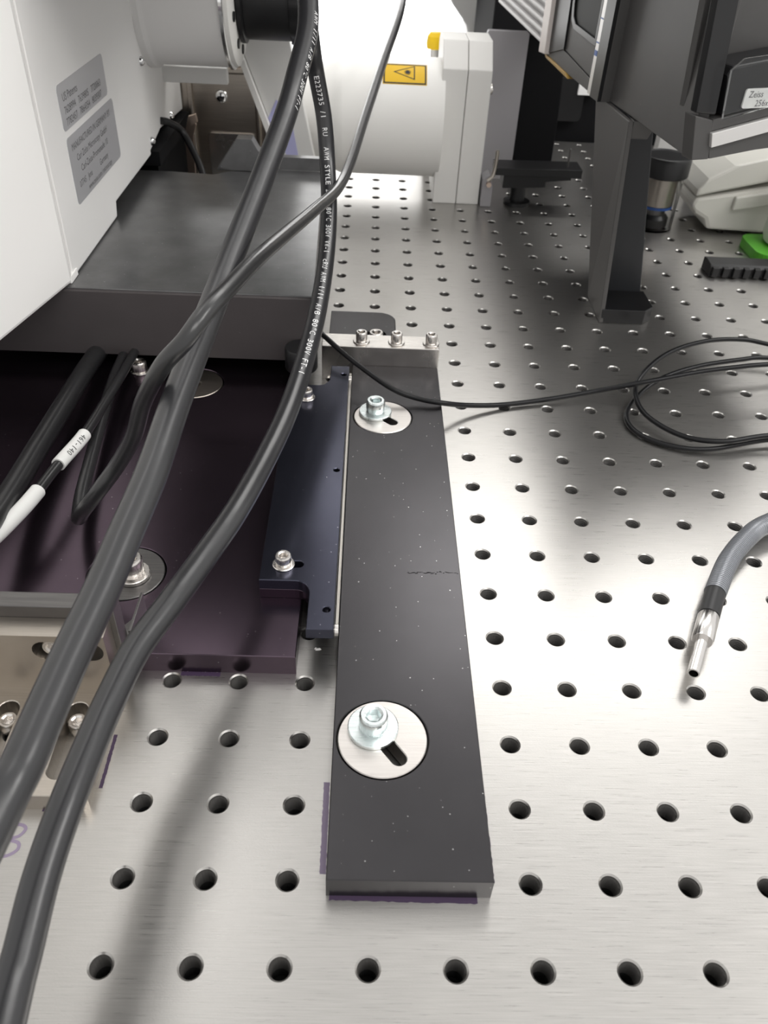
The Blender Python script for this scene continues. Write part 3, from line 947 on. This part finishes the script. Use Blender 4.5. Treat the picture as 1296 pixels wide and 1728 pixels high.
# yellow knob and pale box behind the laser
yk = thing('yellow_knob', 'small bright yellow knob above the laser head', 'knob', (50, 745, 0))
O('knob_cap', MB().lathe([(2, 104), (7.5, 105), (8.2, 109), (7.6, 115), (5, 118), (.5, 118.6)], 24, lambda x, y, z: (50 + x, 745 + y, z)), 'knob_yellow', yk)
O('knob_post', MB().lathe([(9, 0), (9, 4), (4, 5), (4, 104.5)], 20, lambda x, y, z: (50 + x, 745 + y, z)), 'pale_strip', yk)
pbx = thing('pale_equipment_box', 'pale grey equipment box with a slanted corner behind the laser head', 'box', (150, 1130, -900))
O('box_body', MB().prism([(120, -900), (360, -900), (360, 240), (70, 240), (70, 128), (92, 96), (112, 74), (120, 52)], 1100, 1180, frame=xz), 'panel_pale', pbx, bevel=3)
O('box_panel', MB().prism([(134, 30), (340, 30), (340, 220), (134, 220)], 1097, 1100, frame=xz), 'flange', pbx, bevel=1)

# grey panel and black enclosure beside the flange
gp = O('grey_panel', MB().prism(rrect(94, 131, 0, 125, 2), 720, 728, frame=xz), 'grey_panel', bevel=0.8)
tag(gp, 'upright grey metal panel standing behind the laser flange', 'panel')
ek = O('black_shield', MB().prism([(124, 0), (172, 0), (171, 60), (168, 119), (124, 122)], 732, 746, frame=xz), 'black_matt', bevel=0.8)
tag(ek, 'matt black upright shield plate behind the grey panel', 'panel')
bc = O('black_cabinet', MB().box(118, 900, 880, 1060, -900, 420), 'black_matt', bevel=3)
tag(bc, 'large matt black cabinet behind the far edge of the table', 'cabinet')
db = O('dark_device', MB().prism(rrect(189, 225, 20, 63, 5), 868, 879, frame=xz), 'instrument_black', bevel=1.5)
tag(db, 'small dark box with rounded corners on the black cabinet', 'box')
wb_ = O('white_block', MB().box(217, 240, 866, 878, 47, 61), 'white_block', bevel=0.5)
tag(wb_, 'little white block beside the small dark box', 'block')

# small black stage with pin and hex key
bs = thing('pin_stage', 'low black stage with a thin upright pin beside the laser flange', 'stage', (140, 648, 0))
O('stage_plate', MB().prism([(104, 28), (180, 28), (180, 35), (104, 34)], 636, 662, frame=xz), 'black', bs, bevel=0.4)
O('stage_lower', MB().prism([(112, 16), (150, 18), (150, 23), (172, 25), (172, 28), (112, 28)], 640, 660, frame=xz), 'black', bs, bevel=0.4)
O('stage_post', MB().lathe([(12, 0), (12, 3), (7, 4), (7, 17)], 24, lambda x, y, z: (128 + x, 650 + y, z)), 'black', bs)
O('pin', MB().lathe([(.9, 34), (.9, 50), (.3, 50.4)], 12, lambda x, y, z: (168 + x, 645 + y, z)), 'dark_steel', bs)
hk = O('hex_key', MB().tube(spline([(97, 632, 24), (101, 633, 28), (102.5, 634, 36), (103, 634, 46), (102.6, 634, 49)], 6), 1.6, 10), 'nickel')
tag(hk, 'small bent nickel hex key leaning on the black stage', 'hex key')
kb = thing('clamp_bit', 'scuffed grey clamp piece between the flange and the black stage', 'clamp', (98, 646, 0))
O('clamp_body', MB().prism([(93.5, 0), (103, 0), (103, 18), (100, 28), (93.5, 24)], 637, 655, frame=xz), 'grey_panel', kb, bevel=0.8)
O('clamp_nut', MB().lathe([(2.4, 0), (2.4, 3)], 6, lambda x, y, z: (99 + x, 637 - z, 20 + y)), 'copper', kb)

# ================================================================== RIGHT-HAND INSTRUMENT
ins = thing('side_instrument', 'large dark grey instrument on a tapered leg with a framed window', 'instrument', (170, 435, 0))
A = Vector((159.3, 342.5)); d2 = Vector((-0.12094, 0.99266)); n2 = Vector((d2.y, -d2.x))     # side wall direction, inward normal
sidef = lambda s, z, h: (A.x + d2.x * s + n2.x * h, A.y + d2.y * s + n2.y * h, z)
d1 = Vector((0.94089, 0.33872)); n1 = Vector((-d1.y, d1.x))
frontf = lambda s, z, h: (A.x + d1.x * s + n1.x * h, A.y + d1.y * s + n1.y * h, z)
ZT = 204
O('side_wall', MB().prism([(4, 127), (124, 127), (124, ZT), (4, ZT)], 0, 6, frame=sidef), 'instrument', ins, bevel=0.5, label='dusty dark grey side wall')
O('rear_body', MB().prism([(40, 132), (256, 132), (256, ZT), (40, ZT)], 8, 150, frame=sidef), 'instrument_black', ins, bevel=1)
O('underside', MB().prism([(4, 8), (256, 8), (256, 150), (60, 150)], 127.2, 131.8, frame=lambda s_, h, z: sidef(s_, z, h)), 'instrument', ins)
# framed window
O('window_frame', MB().prism([(122.5, 126.5), (256, 130), (258, ZT), (122.5, ZT)], -6, 6, [[(144, 134), (210, 140), (214, 160), (214, ZT - 0.2), (144, ZT - 0.2)]], frame=sidef), 'instrument', ins, bevel=0.8, label='grey window frame')
O('frame_post', MB().prism([(122.5, 126.5), (137.5, 126.5), (137.5, ZT), (122.5, ZT)], -8.5, -6.1, frame=sidef), 'instrument_black', ins, bevel=0.4)
O('frame_strip', MB().prism([(138.3, 127), (144.5, 127), (144.5, ZT), (138.3, ZT)], -8, -6.1, frame=sidef), 'pale_strip', ins, bevel=0.3, label='pale strip with blue marks')
for z0, z1, mm in ((149, 152, 'blue_ring'), (156, 156.6, 'blue_ring'), (169, 169.6, 'blue_ring'), (180, 180.6, 'blue_ring')):
    O('strip_mark', MB().prism([(139.0, z0), (143.8, z0), (143.8, z1), (139.0, z1)], -8.3, -8.05, frame=sidef), mm, ins, smooth=False)
O('recess_panel', MB().prism([(144.8, 134.5), (209.5, 140.5), (213.5, 160), (213.5, ZT - 0.5), (144.8, ZT - 0.5)], -5.4, -4.0, [[(150, 153.5), (195, 156), (203, 160), (206, 168), (206, ZT - 4), (150, ZT - 4)]], frame=sidef), 'instrument_leg', ins, bevel=0.3)
O('inner_frame', MB().prism([(149, 152.5), (196, 155), (204, 159.5), (207, 168), (207, ZT - 3), (149, ZT - 3)], -6.4, -5.5, [[(152.5, 156.5), (194, 158.6), (200, 162), (202.5, 169), (202.5, ZT - 6), (152.5, ZT - 6)]], frame=sidef), 'instrument_black', ins, bevel=0.3)
O('window_pane', MB().prism([(150.5, 154), (195, 156.5), (203, 161), (205.5, 168), (205.5, ZT - 4.5), (150.5, ZT - 4.5)], -5.2, -4.4, frame=sidef), 'dark_glass', ins, smooth=False)
O('frame_shade', MB().prism([(208, 141), (240.5, 133), (242.5, ZT), (211, ZT)], -7.0, -6.05, frame=sidef), 'instrument_black', ins, bevel=0.2)
O('frame_edge', MB().prism([(241, 132), (256, 131), (258, ZT), (243, ZT)], -10, -6.1, frame=sidef), 'pink_strip', ins, bevel=0.5, label='pale pinkish edge strip')
O('film_flap', MB().prism([(190, 126), (246, 129), (250, 131), (196, 128.5)], -7, -2, frame=sidef), 'tan', ins, bevel=0.2, label='tan film under the frame')
# ribbed extension
O('ribbed_body', MB().prism([(259, 134), (400, 142), (400, ZT), (259, ZT)], -4, 50, frame=sidef), 'rib', ins, bevel=0.6)
for i in range(9):
    z0 = 136 + i * 6.2
    O('rib', MB().prism([(261, z0), (402, z0 + 8), (402, z0 + 10.6), (261, z0 + 2.6)], -8, -4.1, frame=sidef), 'rib', ins, bevel=0.8)
# front: corner column, clear cover, inner box, silver bar
O('corner_column', MB().prism([(0, 127), (10.5, 127), (6.5, 146), (-5, 148.5)], -1, 8, frame=frontf), 'instrument', ins, bevel=0.5)
O('front_sill', MB().prism([(10.8, 127.2), (110, 137.5), (110, 150.5), (8.8, 133)], -1, 20, frame=frontf), 'instrument', ins, bevel=0.4)
O('silver_bar', MB().prism([(8.6, 133.2), (110, 151), (110, 158), (6.6, 140.2)], -3, 14, frame=frontf), 'pale_strip', ins, bevel=0.4, label='bright silver bar')
O('upper_sill', MB().prism([(6.8, 140.6), (110, 158.5), (110, 164), (6.6, 146.2)], -1, 20, frame=frontf), 'instrument', ins, bevel=0.4)
O('cover_edge', MB().prism([(-4.4, 149.5), (8, 148), (2, ZT), (-10, ZT)], 0, 5, frame=frontf), 'instrument_black', ins, bevel=0.8, label='dark edge of the cover')
O('front_panel', MB().prism([(5, 147), (130, 168), (130, ZT), (0, ZT)], 21, 26, frame=frontf), 'instrument', ins, bevel=0.5)
ibx = O('inner_box', MB().prism([(11, 147.5), (50, 154), (50, 175), (10, 170), (8, 166)], -1, 20, frame=frontf), 'instrument_black', ins, bevel=1.2)
O('clear_cover', MB().prism([(9, 147), (100, 163), (100, 182), (12, 174), (6, 169)], -5, -3.8, frame=frontf), 'clear', ins, smooth=False)
tagp = O('name_tag', MB().prism(rrect(21, 52, 151, 160, 1.4), -1.9, -1.05, frame=frontf), 'sleeve_white', ins, label='white name tag')
print_text('lettering', 'Zeiss', 4.3, lambda a, b: frontf(23.2 + a, 156.0 + b, -2.05), 'ink_soft', tagp)
print_text('lettering', '256x', 4.3, lambda a, b: frontf(28.5 + a, 151.8 + b, -2.05), 'ink_soft', tagp)
# tapered leg
def hexa(b, zb, t, zt):
    return MB().add([(x, y, zb) for x, y in b] + [(x, y, zt) for x, y in t], [(3, 2, 1, 0), (4, 5, 6, 7), (0, 1, 5, 4), (1, 2, 6, 5), (2, 3, 7, 6), (3, 0, 4, 7)])
O('leg_side', hexa([(153.8, 413), (157, 413), (158, 456), (155, 456)], 0, [(146.2, 420), (149, 420), (144, 487), (140.5, 487)], 126.2), 'instrument_leg', ins, bevel=0.6, label='tapered dark grey leg')
O('leg_web', hexa([(158.2, 446), (190.5, 446), (191.5, 455), (158.4, 456)], 0, [(149.4, 430), (164, 430), (168, 446), (149.2, 446)], 126.2), 'leg_inner', ins, bevel=0.6)
O('leg_arch', hexa([(149.6, 422), (160, 422), (162, 429.5), (149.6, 429.5)], 116, [(149.2, 420.5), (164, 420.5), (166, 429.5), (149.2, 429.5)], 126.2), 'instrument_leg', ins, bevel=0.4)
O('leg_foot', MB().prism([(154.2, 413.2), (184, 413.2), (191, 420), (191, 445.8), (161.2, 445.8), (154.2, 440)], 0, 10), 'instrument_black', ins, bevel=0.6)

# ================================================================== JAR WITH BLACK LID
jr = thing('objective_jar', 'clear plastic tube with a black screw lid holding a lens objective', 'container', (240, 606, 0))
jf = lambda x, y, z: (240.5 + x, 606 + y, z)
O('jar_wall', MB().lathe([(17.6, 0.1), (17.6, 44), (16.4, 44), (16.4, 1.5), (0.5, 1.5), (0.5, 0.1)], 48, jf, closed=True), 'jar_clear', jr)
O('lid', MB().lathe([(19, 43.5), (20, 44.5), (20, 57), (19, 59), (17.5, 59.4), (16.5, 58.6), (0.5, 58.8)], 48, jf), 'black', jr, label='black ridged lid')
O('objective_barrel', MB().lathe([(13.5, 20), (13.5, 43), (12.5, 43.4)], 40, jf), 'nickel', jr)
O('objective_ring', MB().lathe([(13.7, 17.5), (13.7, 19.6)], 40, jf), 'blue_ring', jr, label='blue ring')
O('objective_neck', MB().lathe([(9, 12), (9, 17.4)], 32, jf), 'dark_steel', jr)
O('objective_nose', MB().lathe([(12.5, 1.7), (13, 2.4), (13, 9), (10, 12)], 40, jf), 'black', jr)

# ================================================================== WHITE HAND-HELD DEVICE, GREEN STAND, BLACK RAIL
dv = thing('white_scanner', 'rounded off-white plastic device with a seam and screw hole', 'device', (310, 610, 0))
def shell(z_scale, pts):
    return pts
lo = [(266, 24), (272, 16), (280, 12), (284, 4), (345, 2), (400, 2), (400, 50), (345, 44), (268, 30)]
hi = [(266, 31), (345, 50), (400, 58), (400, 78), (330, 66), (292, 58), (274, 46), (268, 38)]
O('lower_shell', MB().prism(lo, 592, 640, frame=xz), 'device', dv, bevel=4)
O('upper_shell', MB().prism([(266.4, 31.2), (345, 50.4), (400, 58.4), (400, 78), (330, 67), (292, 57), (274, 46), (267, 37)], 590, 642, frame=xz), 'device', dv, bevel=4)
O('lower_step', MB().prism([(300, 22), (400, 42), (400, 52), (300, 33)], 588, 592.5, frame=xz), 'device', dv, bevel=1.5)
O('screw_hole', MB().lathe([(2.4, 0), (2.4, 1.2), (1.6, 1.2), (1.6, .3), (.2, .3)], 20, lambda x, y, z: (325, 590.4 - z + 0, 58 + y) if False else (325 + x, 589.8 - z, 50 + y)), 'dark_steel', dv)
wp_ = O('pale_partition', MB().box(262, 300, 700, 712, 0, 60), 'panel_pale', bevel=0.8)
tag(wp_, 'pale upright partition behind the off-white device', 'panel')
gs = thing('green_stand', 'white rounded holder with a bright green base beside the black ribbed rail', 'holder', (330, 552, 0))
O('green_base', MB().prism(rrect(306, 360, 528, 575, 10), 0, 8), 'green', gs, bevel=1)
O('white_body', MB().lathe([(16, 8.2), (22, 10), (24, 16), (24, 60), (22, 64), (.5, 65)], 40, lambda x, y, z: (341 + x, 553 + y, z)), 'device', gs)
rr_ = thing('ribbed_rail', 'short black ribbed rail lying on the table beside the green base', 'rail', (300, 508, 0))
O('rail_body', MB().prism([(500, 0), (518, 0), (518, 9), (514, 10), (503, 9), (500, 7)], 258, 390, frame=lambda u, v, h: (h, u, v)), 'black', rr_, bevel=0.5)
for i in range(16):
    O('rib', MB().box(259 + i * 8.2, 263.6 + i * 8.2, 497, 503, 1, 8), 'black', rr_, bevel=0.4)

# ================================================================== CABLES
c1 = [(-47, 392, 222), (-44.5, 385, 213), (-40.5, 370, 200), (-37.6, 347.4, 178.8), (-41.5, 320.1, 161.4), (-44.9, 293.8, 150.0), (-51.2, 256.3, 135.8), (-56.9, 220.6, 123.9), (-61.6, 186.9, 114.3), (-65.5, 160.8, 106.2), (-68.3, 132.2, 99.9), (-70.0, 103.4, 94.8), (-72.8, 80.6, 90.7), (-75.3, 60.6, 86.9), (-77.8, 41.9, 84.6), (-79.5, 25.0, 82.9), (-80.6, 11.2, 81.9), (-82.7, -0.7, 80.1), (-92, -40, 66), (-104, -80, 30), (-110, -105, 5.2)]
c2 = [(-54, 428, 222), (-50, 417, 211), (-44, 400, 195), (-39.6, 392.1, 166.9), (-37.7, 402.6, 148.2), (-33.4, 405.4, 123.6), (-31.0, 396.4, 100.4), (-28.9, 370.6, 81.9), (-28.9, 333.9, 69.4), (-30.5, 289.3, 62.2), (-34.0, 250.6, 56.1), (-38.9, 208.7, 52.5), (-45.1, 175.9, 50.2), (-52.3, 140.3, 50.9), (-60.2, 114.3, 50.5), (-66.9, 91.8, 51.3), (-73.7, 71.4, 51.3), (-76.9, 52.8, 50.8), (-78.6, 34.8, 51.0), (-79.9, 17.6, 50.5), (-81.2, 2.2, 47.5), (-81.4, -12.7, 43.7), (-81.9, -23.8, 39.7), (-84, -60, 22), (-86, -100, 5.0)]
tocam = (0.05, -0.55, 0.83)
p1 = spline(c1, 8)
k1 = thing('thick_cable', 'thick black jacketed cable passing over the angle bracket, crossed by the thinner cable', 'cable', (-70, 100, 0), 'thick black cables')
O('jacket', MB().tube(p1, 5.0, 40), 'cable', k1)
def arc_to(path, q):
    q = Vector(q); best, s, out = 1e9, 0, 0
    for i, p in enumerate(path):
        if i: s += (p - path[i - 1]).length
        if (p - q).length < best: best, out = (p - q).length, s
    return out
view1 = Vector((-6, -91, 244)) - Vector((-41.5, 320, 161))
print_on_tube('printing', 'AWM I/II A/B 80°C 300V FT-1', 3.4, p1, 5.0, arc_to(p1, (-38, 350, 181)), arc_to(p1, (-44.2, 298, 152)), view1, 'print_white', k1, 0.8)
p2 = spline(c2, 8)
k2 = thing('thick_cable', 'thick black cable with a long white printed line, hanging beside the dark slab', 'cable', (-50, 150, 0), 'thick black cables')
O('jacket', MB().tube(p2, 4.6, 40), 'cable', k2)
view2 = Vector((-6, -91, 244)) - Vector((-31, 380, 90))
for txt, q0, q1 in (('E223735 /1  RU', (-37.7, 402.6, 148.2), (-32.5, 402.8, 114)), ('AWM STYLE 2464 80°C 300V VW-1', (-32.1, 401, 110), (-28.9, 333.9, 69.4)), ('cRU AWM I/II A/B 80°C 300V FT-1', (-29.2, 327, 68.2), (-36.3, 231, 54.3))):
    print_on_tube('printing', txt, 4.0, p2, 4.6, arc_to(p2, q0), arc_to(p2, q1), view2, 'print_white', k2, -0.05)
th = [(30, 1096, 190), (24, 960, 176), (19, 840, 160), (16.0, 680, 146), (0.5, 565, 122.5), (-10.4, 489, 105.6), (-18.2, 420, 96.2), (-24.1, 371.5, 95.8), (-33.1, 305.1, 106.1), (-41.3, 240.8, 117.6), (-47.3, 192.3, 126.2), (-52.6, 163.0, 128.4), (-57.7, 145.5, 127.4), (-63.0, 137.4, 122.0), (-71.4, 137.4, 112.6), (-81.2, 142.9, 95.4), (-87.9, 146.6, 78.7), (-97.1, 149.6, 63.0), (-106.4, 148.7, 50.6), (-114.9, 152.2, 38.6), (-121.5, 160.5, 27.0), (-124.8, 168.6, 22.5), (-128.6, 183.8, 20.0), (-132.3, 210.2, 19.0), (-137.0, 250.6, 19.0), (-140.6, 291.9, 19.0), (-142, 330, 17), (-142, 380, 15)]
tk = O('thin_cable', MB().tube(spline(th, 8), 3.0, 18), 'cable_thin')
tag(tk, 'thinner black cable crossing over the thick cables and doubling back on the dark plate', 'cable')
# fine cable coiled on the table
loop = [(-60, 360, 14), (-44, 345, 20), (-33, 330, 28), (-29.0, 320.7, 30.0), (-19.5, 308.5, 28.0), (-7.6, 297.9, 24.0), (8.9, 287.1, 18.0), (22.0, 284.7, 14.0), (36.8, 283.4, 12.0), (52.8, 291.5, 6.0), (74.3, 299.1, 2.5), (102.7, 306.5, 3.0), (127.3, 311.1, 6.0), (146.5, 309.6, 12.0), (162.8, 310.0, 16.0), (187.7, 315.3, 19.0), (209.2, 318.7, 21.0), (229.6, 321.9, 22.0),
        (262, 326, 22), (288, 316, 20), (296, 296, 16), (278, 276, 12), (246, 270, 9),
        (214.1, 268.0, 8.0), (187.7, 262.3, 7.0), (167.9, 269.7, 5.0), (152.7, 288.0, 6.0), (151.0, 308.4, 9.0), (158.5, 321.9, 14.0), (178.3, 341.6, 17.0), (205.4, 358.0, 17.0), (231.4, 366.2, 15.0), (249.2, 365.1, 13.0),
        (282, 352, 11), (304, 322, 9), (296, 290, 6), (256, 274, 5),
        (216.3, 270.0, 4.0), (181.9, 260.5, 3.0), (160.6, 264.0, 2.0), (145.6, 275.7, 2.0), (143.3, 292.0, 3.0), (155.7, 312.0, 5.0), (172.4, 325.3, 9.0), (196.0, 335.2, 12.0), (223.0, 341.5, 14.0), (241.2, 345.1, 14.0),
        (290, 352, 8), (340, 380, 3), (400, 420, 1.7)]
fk = O('fine_cable', MB().tube(spline(loop, 8), 1.45, 12), 'fine_cable')
tag(fk, 'fine black cable looping loosely over the bar and the bare steel table', 'cable')
# fibre with ferrule
fb = thing('fibre_cable', 'grey armoured fibre cable ending in a bright steel ferrule', 'cable', (150, 150, 0))
jk = spline([(145.8, 147.4, 7.0), (158.1, 167.1, 7.5), (171.8, 182.5, 8.0), (184.6, 192.3, 8.5), (215, 207, 8), (260, 220, 6), (330, 228, 5), (420, 230, 4.8)], 10)
O('jacket', MB().tube(jk, 4.4, 24), 'armour', fb)
rib_path = MB()
for i in range(0, len(jk) - 2):
    q0, q1 = jk[i], jk[i + 1]
    for k in range(2):
        c = q0.lerp(q1, k / 2)
        t = (q1 - q0).normalized()
        rib_path.tube([c - t * .3, c + t * .3], 4.58, 20)
O('jacket_winding', rib_path, 'armour', fb)
def fdir(a, b):
    return (Vector(b) - Vector(a)).normalized()
f0, f1, f2, f3 = Vector((145.8, 147.4, 7.0)), Vector((138.6, 133.6, 7.0)), Vector((131.6, 120.0, 7.0)), Vector((123.0, 103.4, 7.0))
O('black_sleeve', MB().tube([f0 + (f0 - f1) * .02, f1], 4.3, 28), 'black', fb, label='glossy black heat-shrink sleeve')
O('ferrule_collar', MB().tube([f1, f1.lerp(f2, .06), f2.lerp(f1, .06), f2], [4.0, 4.3, 4.3, 3.9], 32), 'ferrule', fb, label='bright steel collar')
dd = (f3 - f2).normalized()
uu = dd.cross(Vector((0, 0, 1))).normalized(); ww = uu.cross(dd)
tipf = lambda x, y, z: tuple(f2 + dd * z + uu * x + ww * y)
ln = (f3 - f2).length
O('ferrule_tip', MB().lathe([(2.4, -.5), (2.4, ln - .2), (2.2, ln), (1.75, ln), (1.75, 2), (1.2, 2), (1.2, -.5)], 32, tipf, closed=True), 'ferrule', fb, label='hollow steel tip')
O('ferrule_bore', MB().lathe([(1.7, 3), (1.7, 5)], 20, tipf), 'black', fb)

# wires on the dark plate at the left
w1 = spline([(-152, 118, 44), (-152, 150, 33), (-154.5, 180, 27), (-156.0, 215, 24), (-156.5, 255, 22), (-157, 293, 20), (-156, 330, 18), (-156, 380, 17)], 8)
w1o = O('plate_cable', MB().tube(w1, 5.0, 18), 'cable_thin')
tag(w1o, 'smooth black cable on the dark plate left of the sleeved wire', 'cable')
sw1 = spline([(-152.5, 118, 38), (-150.4, 141.0, 30.0), (-145.6, 160.4, 29), (-143.2, 176.2, 28), (-141.0, 196.4, 27.0), (-136.8, 222, 26.0), (-135.9, 254.5, 24.0), (-135.3, 287.6, 22.0), (-135, 330, 20), (-135, 380, 18)], 10)
lw = thing('sleeved_wire', 'black wire with white marker sleeves running under the dark slab', 'wire', (-140, 220, 10))
O('wire', MB().tube(sw1, 2.4, 14), 'cable_thin', lw)
def part_of(path, y0, y1):
    return [p for p in path if y0 <= p.y <= y1]
O('number_sleeve', MB().tube(part_of(sw1, 196, 222.5), 3.1, 20), 'sleeve_white', lw, label='white sleeve printed 461-140')
O('white_sleeve', MB().tube(part_of(sw1, 110, 176.6), 3.3, 20), 'sleeve_white', lw, label='long blank white sleeve')
sleeve_path = list(reversed(part_of(sw1, 196, 222.5)))
print_on_tube('printing', '461-140', 3.6, sleeve_path, 3.1, 4.0, 20.0, Vector((-6, -91, 244)) - Vector((-138, 210, 26)), 'ink', lw, 0.1)
